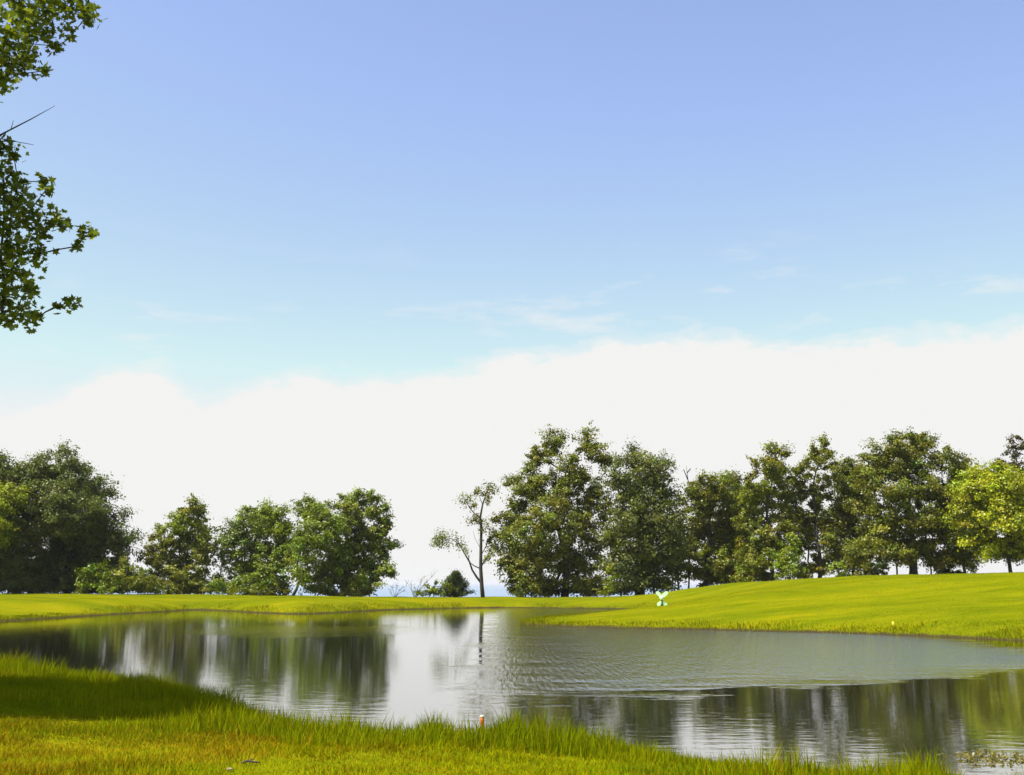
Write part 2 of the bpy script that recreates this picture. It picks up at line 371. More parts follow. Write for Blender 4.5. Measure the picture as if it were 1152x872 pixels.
# ------------------------------------------------------------------ trees
DARK = np.array([.105, .128, .016]); OLIVE = np.array([.168, .184, .010]); MIDG = np.array([.16, .215, .008]); LITE = np.array([.21, .255, .005]); YELG = np.array([.25, .28, .004]); BLUE = np.array([.07, .095, .026])
def grow(tb, base, tops, clumps, r0, rtip=.02, k=6, bend=.12, ex=.62, inward=0):
    """trunk through the tops (list of points), then each clump hangs on the nearest wood already there"""
    nodes = []; par = []
    def chain(p, a, b, m):
        ln = np.linalg.norm(b - a); off = rng.normal(size=3) * ln * bend * .5; off[2] = abs(off[2]) * .6
        for s in range(1, m + 1):
            t = s / m; nodes.append(a + (b - a) * t + off * math.sin(t * math.pi)); par.append(p); p = len(nodes) - 1
        return p
    nodes.append(np.asarray(base, float)); par.append(-1)
    p = 0
    for t in tops: p = chain(p, nodes[p], np.asarray(t, float), 4)
    trunk_n = len(nodes)
    mid = nodes[trunk_n // 2]
    for c in sorted(clumps, key=lambda q: np.linalg.norm((q - mid) * np.array([1, 1, .6]))):
        a = np.array(nodes); d = c - a
        cost = np.linalg.norm(d, axis=1) + np.maximum(0, -d[:, 2]) * 1.5
        cost[:max(1, trunk_n // 5)] += 3
        if inward: cost = cost + inward * np.maximum(0, a[:, 0] - c[0] + .05)
        jn = int(cost.argmin()); chain(jn, a[jn], c, max(2, min(5, int(np.linalg.norm(d[jn]) / .8) + 1)))
    a = np.array(nodes); par = np.array(par); load = np.zeros(len(a)); kids = [[] for _ in a]
    for q in range(len(a) - 1, 0, -1):
        if not kids[q]: load[q] += 1
        load[par[q]] += load[q]; kids[par[q]].append(q)
    rad = rtip + (r0 - rtip) * (load / load[0]) ** ex
    stack = [(0, None)]
    while stack:
        q, frm = stack.pop()
        path = [] if frm is None else [frm]
        while True:
            path.append(q)
            if not kids[q]: break
            ks = sorted(kids[q], key=lambda u: -load[u])
            for u in ks[1:]: stack.append((u, q))
            q = ks[0]
        rd = rad[path].copy()
        if frm is not None: rd[0] = min(rd[0], rd[1] * 1.15)
        else: rd[0] *= 1.35
        tb.tube(a[path], rd, k)

TD = 1.28                        # the tree line stands well back from the far shore
def crown_clumps(lobes, d, dens, deep=.85):
    C = []; G = []
    for L in lobes:
        px, py, rx, ry = L[:4]; rx = rx * 1.16 + 1.5; ry = ry * 1.16 + 1.5
        c = at(px, py, d); sx_ = rx / F * d; sz = ry / F * d
        c = c + np.array([0, rng.normal() * sx_ * .5, 0])
        n = max(8, int(dens * (sx_ * sz + .4 * sx_ * sx_) * 6.6))
        v = unit(rng.normal(size=(n, 3))) * (rng.random((n, 1)) ** .42)
        C.append(c + v * np.array([sx_, sx_ * deep, sz]) * .92); G.append(unit(v + 1e-6))
    return np.concatenate(C), np.concatenate(G)

def foliage(C, G, col, per, rad, leaf, flat=.6, up=.4, jit=.2, patches=None):
    n = len(C); per_n = np.maximum(4, (per * (.5 + rng.random(n))).astype(int)); idx = np.repeat(np.arange(n), per_n); m = len(idx)
    r = (rad * (.6 + .8 * rng.random(n)))[idx, None]
    st = unit(G + rng.normal(size=(n, 3)) * .5)[idx]; o = np.clip(rng.normal(size=(m, 3)) * .40, -1.2, 1.2); o = o + st * (o * st).sum(1, keepdims=True) * .8
    P_ = C[idx] + o * r * np.array([1, 1, flat])
    nr = rng.normal(size=(m, 3)) * .55 + np.array([0, 0, up]) + o * .5 + G[idx] * .35
    tone = (1 + rng.normal(size=n) * jit)[idx, None] * (1 + rng.normal(size=(m, 1)) * .14)
    hue = (rng.normal(size=n) * .10)[idx, None]
    c = col * np.clip(tone, .45, 1.8) * np.concatenate([1 + hue, np.ones_like(hue), 1 - hue * .5], 1)
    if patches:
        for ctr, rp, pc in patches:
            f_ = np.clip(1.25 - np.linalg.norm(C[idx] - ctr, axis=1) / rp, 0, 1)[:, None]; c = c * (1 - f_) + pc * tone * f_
    s = leaf * (.65 + .7 * rng.random(m))
    return leaves(P_, s, nr, np.clip(c, .002, .5))

def tree(name, base_px, d, lobes, col, label, cat='tree', dens=1.0, per=125, rad=.66, leaf=.19, r0=.22, trunk_top=None, group=None, patches=(), dead=(), flat=.7, lean=0., bark=None):
    d = d * TD; rad *= TD; leaf *= TD; r0 *= TD; dens /= TD ** 2
    bx = (base_px - 576) / F * d
    bz = float(height([bx], [d])[0]); base = np.array([bx, d, bz])
    root = empty(name, base, label, cat, group)
    C, G = crown_clumps(lobes, d, dens)
    keep = C[:, 2] > bz + .25; C, G = C[keep], G[keep]
    top = C[C[:, 2].argmax()]; low = C[:, 2].min()
    cx = C[:, 0].mean()
    m1_ = base + np.array([(cx - bx) * .15 + lean, 0, (top[2] - bz) * .3]); m2_ = base + np.array([(cx - bx) * .6 + lean, rng.normal() * .2, (top[2] - bz) * .62])
    tb = Tubes(); inner = [at(L[0], L[1], d) for L in lobes]
    grow(tb, base - np.array([0, 0, .15]), [m1_, m2_, m2_ * .45 + top * .55], inner + list(C[::2]), r0 * .75)
    for dp in dead:
        pts = np.array([at(px, py, d) for px, py in dp]); tb.tube(pts, np.linspace(.08, .02, len(pts)), 5)
    tb.build('trunk', bark or BARK, root, base)
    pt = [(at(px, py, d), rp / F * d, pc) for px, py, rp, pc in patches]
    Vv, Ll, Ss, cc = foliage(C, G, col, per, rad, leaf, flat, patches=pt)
    # loose sprays that break up the outline
    e = rng.choice(len(C), max(6, len(C) // 3)); E_ = C[e] + G[e] * (rad * (.7 + .8 * rng.random((len(e), 1))))
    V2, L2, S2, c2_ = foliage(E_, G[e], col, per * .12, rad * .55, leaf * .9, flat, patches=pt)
    V_ = np.concatenate([Vv, V2]) - base
    k_ = V_[:, 2].reshape(-1, 4).min(1) > -.05
    V_ = V_.reshape(-1, 4, 3)[k_].reshape(-1, 3); cc = np.concatenate([cc, c2_])[k_]
    mesh_obj('crown', V_, np.arange(len(V_)), np.full(len(cc), 4), LEAF, root, col=cc)
    return root

# left grove
tree('broadleaf_tree', -25, 101, [(-20, 560, 50, 40), (-45, 610, 55, 50), (12, 612, 40, 48), (5, 536, 26, 20), (-10, 645, 55, 24), (20, 655, 40, 14)], DARK,
     'dark tree at the far left edge behind the light green young tree', r0=.32, dens=.9)
tree('young_tree', -6, 96, [(4, 562, 22, 15), (-12, 585, 26, 24), (0, 600, 14, 14)], LITE, 'light green young tree at the left edge in front of dark trees', dens=1.0, r0=.12)
tree('broadleaf_tree', 85, 104, [(75, 533, 30, 23), (48, 545, 24, 26), (102, 553, 24, 24), (80, 575, 52, 30), (118, 588, 26, 20), (45, 590, 35, 30), (90, 612, 50, 26), (125, 613, 18, 12), (60, 640, 45, 26), (108, 640, 34, 22), (85, 658, 60, 12)], DARK,
     'largest dark spreading tree of the left grove, with layered boughs reaching right', r0=.38, dens=1.0, patches=((60, 525, 30, OLIVE),), dead=(((120, 575), (138, 590), (150, 594)), ((125, 610), (142, 614), (153, 616))))  # yellower leaf patch painted in for the sunlit upper left boughs
tree('shrub', 112, 98, [(110, 648, 14, 16), (124, 655, 12, 12), (100, 658, 10, 9)], MIDG * 1.15, 'light green shrub under the right side of the largest dark left tree', 'shrub', r0=.06, rad=.4, per=60)
tree('shrub', 146, 99, [(142, 650, 14, 15), (160, 655, 14, 13), (135, 640, 7, 10)], OLIVE * 1.1, 'olive green shrub filling the gap beside the lopsided small tree', 'shrub', r0=.06, rad=.4, per=60)
tree('broadleaf_tree', 207, 107, [(220, 576, 14, 13), (205, 588, 20, 15), (188, 602, 18, 14), (222, 603, 20, 16), (176, 622, 15, 14), (205, 625, 26, 18), (232, 630, 12, 22), (190, 645, 28, 18), (218, 655, 24, 14), (185, 662, 24, 9), (228, 664, 22, 8)], OLIVE,
     'lopsided small tree with a peaked top standing alone left of the twin grove', r0=.2, dens=.95, rad=.45, patches=((205, 592, 25, MIDG * 1.2),))
tree('sapling', 252, 110, [(250, 608, 10, 9), (258, 622, 8, 8), (246, 625, 7, 10), (254, 655, 10, 12)], OLIVE, 'thin sparse sapling in the bright gap between two small trees', 'sapling', dens=.55, r0=.07, rad=.35, per=40)
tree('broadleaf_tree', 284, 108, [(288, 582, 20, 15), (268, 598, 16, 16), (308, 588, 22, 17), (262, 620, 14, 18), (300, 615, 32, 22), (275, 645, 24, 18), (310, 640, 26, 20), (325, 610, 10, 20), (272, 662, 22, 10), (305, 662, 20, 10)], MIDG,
     'mid green tree with a sunlit yellowish shoulder, left of the widest left clump', r0=.22, dens=.95, rad=.58, patches=((312, 592, 26, LITE), (268, 595, 20, BLUE * 1.4)))  # sunlit shoulder is put into the leaf colour
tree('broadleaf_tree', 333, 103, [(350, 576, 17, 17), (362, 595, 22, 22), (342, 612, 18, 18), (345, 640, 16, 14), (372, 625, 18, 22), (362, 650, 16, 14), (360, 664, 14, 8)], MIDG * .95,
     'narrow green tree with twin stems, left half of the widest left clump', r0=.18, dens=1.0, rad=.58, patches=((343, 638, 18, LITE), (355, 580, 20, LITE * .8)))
tree('broadleaf_tree', 390, 106, [(405, 567, 22, 14), (425, 577, 13, 12), (388, 585, 20, 18), (412, 597, 26, 18), (436, 588, 8, 10), (432, 615, 11, 14), (398, 618, 30, 20), (424, 640, 18, 14), (395, 645, 28, 17), (438, 641, 8, 4), (385, 662, 20, 10), (414, 660, 20, 10)], OLIVE * .5 + MIDG * .55,
     'round topped tree, right half of the widest left clump beside open sky', r0=.25, dens=.9, rad=.48, patches=((420, 630, 22, MIDG),))
# right grove
tree('broadleaf_tree', 634, 104, [(621, 499, 12, 14), (661, 496, 10, 13), (606, 517, 15, 12), (640, 528, 14, 16), (668, 512, 10, 12), (592, 548, 22, 18), (625, 552, 26, 20), (662, 550, 18, 20), (578, 580, 20, 16), (612, 590, 34, 22), (655, 590, 26, 22), (576, 612, 20, 14),
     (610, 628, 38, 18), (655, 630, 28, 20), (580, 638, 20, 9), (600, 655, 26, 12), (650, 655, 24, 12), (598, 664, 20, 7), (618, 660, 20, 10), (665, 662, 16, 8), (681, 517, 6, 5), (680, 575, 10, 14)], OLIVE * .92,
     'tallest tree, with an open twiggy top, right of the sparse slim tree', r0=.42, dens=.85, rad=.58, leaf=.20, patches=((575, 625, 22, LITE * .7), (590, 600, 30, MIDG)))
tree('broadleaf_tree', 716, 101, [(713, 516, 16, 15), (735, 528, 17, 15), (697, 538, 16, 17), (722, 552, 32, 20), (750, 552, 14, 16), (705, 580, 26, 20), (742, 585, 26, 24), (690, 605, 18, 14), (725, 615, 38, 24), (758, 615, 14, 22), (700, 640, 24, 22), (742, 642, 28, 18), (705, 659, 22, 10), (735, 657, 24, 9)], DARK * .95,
     'dense dark dome shaped tree beside the tallest open topped tree', r0=.4, dens=1.15, per=85, patches=((712, 585, 28, OLIVE), (690, 610, 18, LITE * .6), (715, 520, 22, OLIVE)))  # lit top, left and centre painted as lighter leaf colour
tree('shrub', 683, 99, [(682, 652, 8, 11), (686, 662, 9, 6)], LITE * .8, 'yellow green shrub between the feet of the tallest tree and dark dome tree', 'shrub', r0=.05, rad=.35, per=60)
tree('broadleaf_tree', 792, 106, [(795, 548, 20, 13), (818, 548, 16, 13), (782, 568, 18, 16), (812, 575, 24, 18), (792, 600, 28, 22), (824, 605, 16, 22), (785, 632, 22, 18), (815, 638, 18, 14), (800, 648, 22, 9)], OLIVE * 1.05,
     'low olive tree with a bare dead twig at its top left, before the hill', r0=.25, dens=1.2, rad=.48, dead=(((780, 560), (774, 540), (772, 524)), ((774, 540), (769, 528), (767, 531)), ((773, 532), (777, 527), (776, 531))))
tree('broadleaf_tree', 866, 101, [(874, 510, 11, 13), (858, 527, 14, 12), (878, 535, 14, 15), (848, 550, 15, 15), (870, 562, 22, 20), (842, 580, 14, 20), (860, 600, 24, 22), (885, 590, 12, 22), (846, 625, 18, 18), (874, 630, 16, 14), (855, 645, 20, 9)], OLIVE * 1.1,
     'loose olive tree with one pointed top, left of the taller feathery tree', r0=.24, dens=1.0, rad=.46, patches=((850, 560, 25, LITE * .75),))
tree('broadleaf_tree', 916, 102, [(926, 503, 9, 12), (912, 516, 14, 12), (930, 527, 9, 12), (900, 538, 15, 16), (922, 550, 18, 18), (895, 572, 16, 18), (920, 585, 20, 20), (932, 610, 11, 18), (904, 612, 20, 20), (918, 638, 16, 12), (905, 643, 14, 8)], OLIVE,
     'feathery olive tree, tall and see-through, left of the widest crowned tree', r0=.24, dens=.92, rad=.45)
tree('shrub', 888, 96, [(888, 622, 15, 14), (884, 640, 14, 10), (896, 610, 8, 8)], MIDG * 1.05, 'rounded green bush growing on the hill crest under the feathery tree', 'shrub', r0=.07, rad=.4, per=65)
tree('broadleaf_tree', 955, 104, [(962, 528, 15, 13), (950, 548, 13, 15), (970, 556, 14, 18), (952, 580, 14, 18), (968, 605, 18, 20), (950, 625, 14, 14)], OLIVE * .85,
     'half hidden narrow dark tree behind the left side of the widest crowned tree', r0=.2, dens=1.1)
tree('shrub', 945, 96, [(940, 640, 8, 7), (950, 644, 9, 5)], MIDG * 1.1, 'small low green bush on the hill crest left of the widest tree', 'shrub', r0=.04, rad=.3, per=55)
tree('broadleaf_tree', 1021, 97, [(1015, 502, 24, 13), (1045, 502, 18, 13), (990, 515, 20, 13), (1070, 518, 18, 13), (1022, 527, 34, 14), (976, 535, 18, 13), (1083, 538, 18, 14), (1040, 550, 30, 13), (995, 555, 26, 14), (1070, 565, 24, 13), (975, 575, 18, 12), (1020, 582, 36, 14),
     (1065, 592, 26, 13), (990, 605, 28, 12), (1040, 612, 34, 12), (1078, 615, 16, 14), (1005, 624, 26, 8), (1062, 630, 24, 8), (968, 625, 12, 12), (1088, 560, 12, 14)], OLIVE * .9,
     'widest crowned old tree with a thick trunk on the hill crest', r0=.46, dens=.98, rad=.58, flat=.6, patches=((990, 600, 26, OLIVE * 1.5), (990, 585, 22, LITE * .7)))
tree('broadleaf_tree', 1165, 106, [(1148, 502, 12, 10), (1140, 520, 10, 9), (1158, 525, 12, 14), (1170, 560, 18, 26), (1165, 610, 20, 24)], np.array([.085, .07, .018]),
     'reddish brown topped tree at the right edge behind the yellow green tree', r0=.24, dens=.7, rad=.42)
tree('broadleaf_tree', 1130, 92, [(1104, 535, 14, 14), (1092, 556, 18, 15), (1125, 550, 22, 15), (1155, 548, 20, 17), (1090, 580, 18, 14), (1120, 582, 26, 17), (1152, 585, 22, 18), (1108, 605, 20, 12), (1140, 612, 24, 11), (1165, 575, 18, 30), (1142, 565, 24, 24), (1108, 560, 20, 20), (1130, 532, 16, 10), (1112, 620, 16, 8), (1150, 622, 18, 8)], YELG * 1.15,
     'bright yellow green tree with a forked trunk at the right edge', r0=.2, dens=1.4, rad=.58)
# slim stems in the shade of the right grove
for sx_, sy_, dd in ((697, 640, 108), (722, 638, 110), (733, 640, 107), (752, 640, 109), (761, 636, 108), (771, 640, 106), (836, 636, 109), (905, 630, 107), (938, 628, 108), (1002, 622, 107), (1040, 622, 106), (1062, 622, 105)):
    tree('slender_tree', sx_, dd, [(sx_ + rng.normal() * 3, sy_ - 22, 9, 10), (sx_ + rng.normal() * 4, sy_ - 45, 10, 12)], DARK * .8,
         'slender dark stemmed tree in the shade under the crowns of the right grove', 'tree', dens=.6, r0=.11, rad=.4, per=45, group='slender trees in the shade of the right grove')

tree('broadleaf_tree', 832, 112, [(832, 560, 22, 26), (822, 600, 26, 26), (842, 630, 26, 20), (815, 645, 18, 10)], OLIVE * .85, 'dark tree standing behind the gap between the low olive tree and the pointed loose tree', r0=.22, dens=1.1)
tree('broadleaf_tree', 1082, 110, [(1086, 552, 18, 22), (1078, 590, 22, 24), (1088, 622, 22, 14)], DARK, 'dark narrow tree behind, between the widest crowned tree and the yellow green tree', r0=.2, dens=1.1)
tree('broadleaf_tree', 968, 110, [(960, 545, 20, 22), (940, 590, 20, 26), (968, 625, 26, 16)], OLIVE * .8, 'shaded tree set back behind the feathery tree and the widest crown', r0=.2, dens=1.1)
for px_, d_, lob, colr, lab in (
    (166, 101, [(164, 655, 12, 14), (174, 662, 10, 8), (156, 662, 8, 8)], MIDG * .9, 'green bush linking the large dark tree to the lopsided small tree'),
    (35, 100, [(30, 655, 20, 12), (48, 660, 16, 8), (12, 660, 14, 8)], DARK, 'dark thicket bush at the foot of the far left trees'),
    (78, 100, [(75, 657, 16, 10), (90, 661, 14, 7)], DARK * 1.1, 'dark bush hiding the trunk foot of the largest left tree'),
    (183, 103, [(178, 662, 13, 9), (192, 665, 12, 6)], OLIVE * .8, 'low olive bush left of the lopsided small tree foot'),
    (243, 108, [(240, 660, 11, 11), (232, 666, 10, 6)], DARK * 1.1, 'dark low bush between the lopsided tree and the thin sapling'),
    (300, 105, [(300, 664, 16, 8), (316, 667, 10, 5)], OLIVE * .8, 'flat olive bush under the mid green tree with the sunlit shoulder'),
    (392, 104, [(392, 666, 16, 7), (410, 668, 12, 5)], OLIVE * .9, 'flat bush round the trunk foot of the round topped tree'),
    (608, 102, [(606, 663, 14, 8), (592, 666, 12, 5)], DARK * 1.1, 'dark bush at the left foot of the tallest open topped tree'),
    (660, 102, [(658, 664, 11, 7), (670, 666, 9, 5)], OLIVE, 'ragged olive bush at the right foot of the tallest open topped tree'),
    (722, 104, [(720, 655, 14, 12), (708, 662, 12, 8)], DARK, 'dark bush in deep shade under the dense dome shaped tree'),
    (850, 103, [(848, 646, 12, 9), (860, 649, 10, 6)], OLIVE * .9, 'olive bush under the loose tree with one pointed top'),
    (985, 100, [(985, 640, 12, 10), (973, 645, 9, 6)], OLIVE, 'low olive bush under the left boughs of the widest crowned tree'),
    (1062, 99, [(1060, 640, 12, 8), (1074, 644, 10, 5)], DARK, 'low dark bush under the right boughs of the widest crowned tree')):
    tree('shrub', px_, d_, lob, colr, lab, 'shrub', r0=.05, rad=.4, per=70, dens=.9)

# sparse slim tree against the sky
d = 103 * TD; bx = (543 - 576) / F * d; bz = float(height([bx], [d])[0]); base = np.array([bx, d, bz])
root = empty('sparse_tree', base, 'slim nearly bare tree with a few leaf tufts against open sky', 'tree')
tb = Tubes()
def br(pts, r0, r1):
    q = np.array([at(*p, d) for p in pts]); q[:, 1] += np.linspace(0, rng.normal() * .6, len(q)); tb.tube(q, np.linspace(r0, r1, len(q)) * TD * .78, 7)
br([(543.5, 676), (542, 660), (540.8, 640), (541, 618), (541.5, 596), (540.5, 582), (543, 568), (547, 556), (551, 546)], .27, .04)
br([(541.5, 656), (536, 649), (531, 641), (528, 632), (522, 622), (517, 613), (513, 606)], .15, .05)
br([(541, 640), (534, 637), (529, 633)], .08, .05)
br([(517, 613), (508, 606), (500, 605), (494, 607)], .05, .02)
br([(541, 583), (534, 578), (528, 571), (524, 564), (520, 560)], .09, .02)
br([(540, 590), (534, 586), (529, 585)], .06, .02); br([(543, 568), (540, 560), (537, 553)], .05, .02); br([(541, 638), (547, 628), (552, 618), (557, 610)], .08, .02)
br([(541, 625), (546, 616), (551, 606)], .06, .02); br([(528, 632), (526, 622), (522, 611)], .05, .015); br([(541, 618), (534, 605), (532, 597)], .03, .012)
tb.build('trunk', BARK, root, base)
S_ = [(492, 605, 5), (498, 601, 5), (496, 610, 5), (490, 612, 3), (503, 609, 4), (513, 606, 4), (518, 613, 4), (523, 619, 3), (522, 565, 4), (527, 560, 4), (533, 568, 3), (537, 553, 4), (545, 556, 3), (551, 546, 5), (553, 552, 4), (549, 562, 3),
      (531, 585, 4), (537, 583, 5), (545, 588, 5), (549, 594, 5), (543, 597, 4), (551, 606, 4), (556, 612, 4), (553, 622, 4), (548, 628, 3), (556, 600, 5)]
C = np.array([at(px, py, d) for px, py, r in S_]); C[:, 1] += rng.normal(size=len(C)) * .5; rad_ = np.array([r / F * d for _, _, r in S_])
Vv, Ll, Ss, cc = foliage(C, np.zeros_like(C) + .01, OLIVE * .85, 120, rad_ * 1.5, .20, .9)
mesh_obj('crown', Vv - base, Ll, Ss, LEAF, root, col=cc)

# conifer bush, its leafy neighbour and two bare bushes on the far bank
tree('shrub', 489, 104, [(488, 664, 11, 7), (498, 660, 8, 10), (477, 668, 8, 4)], MIDG, 'pale green leafy bush at the left foot of the small dark conifer', 'shrub', r0=.05, rad=.3, per=55)
d = 105 * TD; bx = (511 - 576) / F * d; bz = float(height([bx], [d])[0]); base = np.array([bx, d, bz])
root = empty('conifer_bush', base, 'small dark ragged conifer bush on the far bank beside the slim tree', 'conifer')
tb = Tubes(); top = at(513, 645, d); tb.tube([base - [0, 0, .1], base * .5 + top * .5, top], [.09, .06, .015], 6)
C = []; 
for t in np.linspace(.03, .98, 17):
    L_ = (1 - t) ** .9 * 2.3 + .15
    for a in rng.random(7) * 2 * np.pi:
        q0 = base * (1 - t) + top * t; q1 = q0 + np.array([math.cos(a), math.sin(a), .18]) * L_ * (.45 + .75 * rng.random())
        tb.tube([q0, q0 * .5 + q1 * .5 + [0, 0, -.04], q1], [.025, .018, .008], 4)
        for s in (.35, .6, .8, 1.0): C.append(q0 * (1 - s) + q1 * s)
tb.build('trunk', BARK, root, base); C = np.array(C)
Vv, Ll, Ss, cc = foliage(C, unit(C - base), BLUE * 1.2, 50, .34, .15, .75)
mesh_obj('crown', Vv - base, Ll, Ss, LEAF, root, col=cc)
def bare_bush(px, d, stems, label, spread=.5):
    d = d * TD; bx = (px - 576) / F * d; bz = float(height([bx], [d])[0]); base = np.array([bx, d, bz])
    root = empty('bare_bush', base, label, 'bush'); tb = Tubes(); ends = []
    for sx_, sy_ in stems:
        t = at(sx_, sy_, d + rng.normal() * .4); m = base * .5 + t * .5 + rng.normal(size=3) * .12
        tb.tube([base + rng.normal(size=3) * [.1, .1, 0] - [0, 0, .05], m, t], [.035, .022, .008], 5)
        for _ in range(5):
            s = .35 + .6 * rng.random(); q = m * (1 - s) + t * s; e = q + unit(rng.normal(size=3) + [0, 0, .8]) * (.25 + .45 * rng.random())
            tb.tube([q, q * .5 + e * .5 + rng.normal(size=3) * .03, e], [.014, .01, .005], 4); ends += [e, q]
    tb.build('stem', TWIG, root, base); ends = np.array(ends)
    Vv, Ll, Ss, cc = foliage(ends, np.zeros_like(ends) + .01, OLIVE * 1.2, 4, .12, .07, .9)
    mesh_obj('crown', Vv - base, Ll, Ss, LEAF, root, col=cc)
bare_bush(469, 104, [(455, 651), (462, 655), (474, 652), (478, 648), (482, 652), (493, 641), (466, 660), (472, 662)], 'grey twiggy leafless bush with one long stem leaning left, by the conifer')
bare_bush(447, 106, [(441, 659), (447, 657), (452, 661), (456, 664), (437, 663)], 'low wispy bush of bare twigs right of the left grove')

# foreground tree leaning in from the left, mostly outside the picture
base = np.array([-13.4, 15.4, 0]); base[2] = float(height([base[0]], [base[1]])[0])
root = empty('maple_tree', base, 'near maple tree whose leafy branches hang in from the left edge', 'tree')
HANG = [(20, 12, 22), (55, 10, 22), (86, 13, 15), (101, 20, 9), (8, 45, 22), (40, 38, 17), (62, 52, 8), (15, 72, 16), (48, 80, 8), (4, 92, 9), (78, 42, 6), (30, 62, 10), (100, 8, 8),
        (4, 163, 9), (15, 172, 9), (4, 198, 13), (15, 224, 16), (53, 212, 8), (49, 205, 6), (4, 250, 20), (32, 240, 16), (58, 246, 13), (72, 254, 7), (95, 261, 8), (104, 264, 5), (87, 277, 6), (15, 282, 20), (42, 286, 11), (8, 310, 18), (32, 322, 9), (4, 338, 16), (25, 350, 14), (42, 358, 7), (10, 362, 7), (66, 345, 5), (76, 341, 7), (87, 344, 5), (20, 205, 8), (48, 262, 9)]
Ch = []; Rh = []
for px, py, r in HANG:
    dd = 17.5 + rng.normal() * .5; Ch.append(at(px, py, dd)); Rh.append(r / F * dd)
for px, py, r in [(-25, 20, 26), (-60, 50, 34), (-25, 90, 22), (-60, 130, 28), (-28, 215, 24), (-60, 250, 34), (-28, 290, 26), (-65, 330, 30), (-35, 345, 18), (-90, 200, 34), (-100, 300, 34), (-28, 170, 16), (30, -40, 30), (80, -35, 26), (-20, -50, 34), (60, -80, 30), (0, -110, 34)]:
    dd = 17.8 + rng.normal() * .6; Ch.append(at(px, py, dd)); Rh.append(r / F * dd)
Ch = np.array(Ch); Rh = np.array(Rh)
v = ball(1900) * np.array([4.5, 3.0, 5.4]); Cb = np.array([-13.6, 15.7, 9.6]) + v
px, py = project(Cb); keep = ((px < -70) | (py < -90)) & (np.linalg.norm(v / np.array([4.5, 3.0, 5.4]), axis=1) > .45); Cb = Cb[keep][:820]
tb = Tubes(); tops = [base + [0.3, 0, 2.6], base + [.1, -.1, 5.0], base + [-.4, .1, 8.5], base + [-.3, 0, 12.5]]
grow(tb, base - [0, 0, .2], tops, list(Cb) + list(Ch), .30, rtip=.004, k=6, bend=.10, ex=.72, inward=6)
q = np.array([at(-150, 235, 17.6), at(-60, 185, 17.5), at(0, 152, 17.4), at(35, 134, 17.4), at(62, 119, 17.5)]); tb.tube(q, [.04, .025, .014, .009, .003], 6)
q = np.array([at(12, 146, 17.4), at(14, 140, 17.4), at(15, 135, 17.4)]); tb.tube(q, [.009, .007, .004], 4)
q = np.array([at(-30, 150, 17.5), at(10, 158, 17.5), at(38, 163, 17.5)]); tb.tube(q, [.012, .008, .004], 5)
tb.build('trunk', BARK, root, base)
def maple_leaves(C, Rr, per, size):
    idx = np.repeat(np.arange(len(C)), per); m = len(idx)
    P_ = C[idx] + np.clip(rng.normal(size=(m, 3)) * .5, -1.3, 1.3) * Rr[idx, None]
    nr = rng.normal(size=(m, 3)) * .6 + [0, 0, .75]
    tone = (1 + rng.normal(size=len(C)) * .15)[idx, None] * (1 + rng.normal(size=(m, 1)) * .18)
    c = np.array([.115, .155, .012]) * np.clip(tone, .5, 1.7); yel = rng.random(m) < .22; c[yel] = np.array([.22, .25, .006]) * np.clip(tone[yel], .6, 1.5)  # yellow leaf colour stands in for leaves caught by the sun
    return leaves(P_, size * (.65 + .6 * rng.random(m)), nr, np.clip(c, .002, .5), MAPLE, droop=.8)
per = np.clip((Rh ** 2 * 2300).astype(int), 12, 280)
A_ = maple_leaves(Ch, Rh * 1.28, per, .128); B_ = maple_leaves(Cb, np.full(len(Cb), .75), np.full(len(Cb), 170), .19)
V_ = np.concatenate([A_[0], B_[0]]) - base; cc = np.concatenate([A_[3], B_[3]])
mesh_obj('crown', V_, np.arange(len(V_)), np.full(len(cc), len(MAPLE)), LEAF, root, col=cc)

# ------------------------------------------------------------------ small things
def lathe(prof, k=14, c=(0, 0, 0)):
    bm = bmesh.new(); rings = []
    for r, z in prof: rings.append([bm.verts.new((c[0] + r * math.cos(t * 2 * math.pi / k), c[1] + r * math.sin(t * 2 * math.pi / k), c[2] + z)) for t in range(k)])
    for a, b_ in zip(rings, rings[1:]):
        for t in range(k): bm.faces.new((a[t], a[(t + 1) % k], b_[(t + 1) % k], b_[t]))
    bm.faces.new(rings[0][::-1]); bm.faces.new(rings[-1]); return bm
def bm_obj(name, bm, mat, parent=None, smooth=True):
    me = bpy.data.meshes.new(name); bm.to_mesh(me); bm.free(); me.materials.append(mat)
    for f_ in me.polygons: f_.use_smooth = smooth
    o = bpy.data.objects.new(name, me); COL.objects.link(o); o.parent = parent; return o
def ground_at(px, d):
    bx = (px - 576) / F * d; return np.array([bx, d, float(height([bx], [d])[0])])

def on_ground(px, py):
    r_ = ray(px, py); t = 5.0
    for _ in range(60):
        p_ = np.array([0, 0, EYE]) + r_ * t; t += (p_[2] - float(height([p_[0]], [p_[1]])[0])) * 2.5
    return np.array([0, 0, EYE]) + r_ * t
# orange stake with a white cap at the near water's edge
b0 = ground_at(545, 16.4); b0[2] = .02
st = empty('marker_stake', b0, 'short orange stake with a white cap in the bank grass', 'stake'); st.rotation_euler = (R(2), R(-3), 0)
bm_obj('post', lathe([(.030, -.15), (.030, .30), (.034, .31), (.034, .36), (.030, .37)]), plain('orange_paint', (.62, .16, .03), .5, .2), st)
bm_obj('cap', lathe([(.028, .372), (.033, .375), (.034, .39), (.026, .408), (.008, .412)]), plain('white_paint', (.48, .40, .27), .5, .1), st)
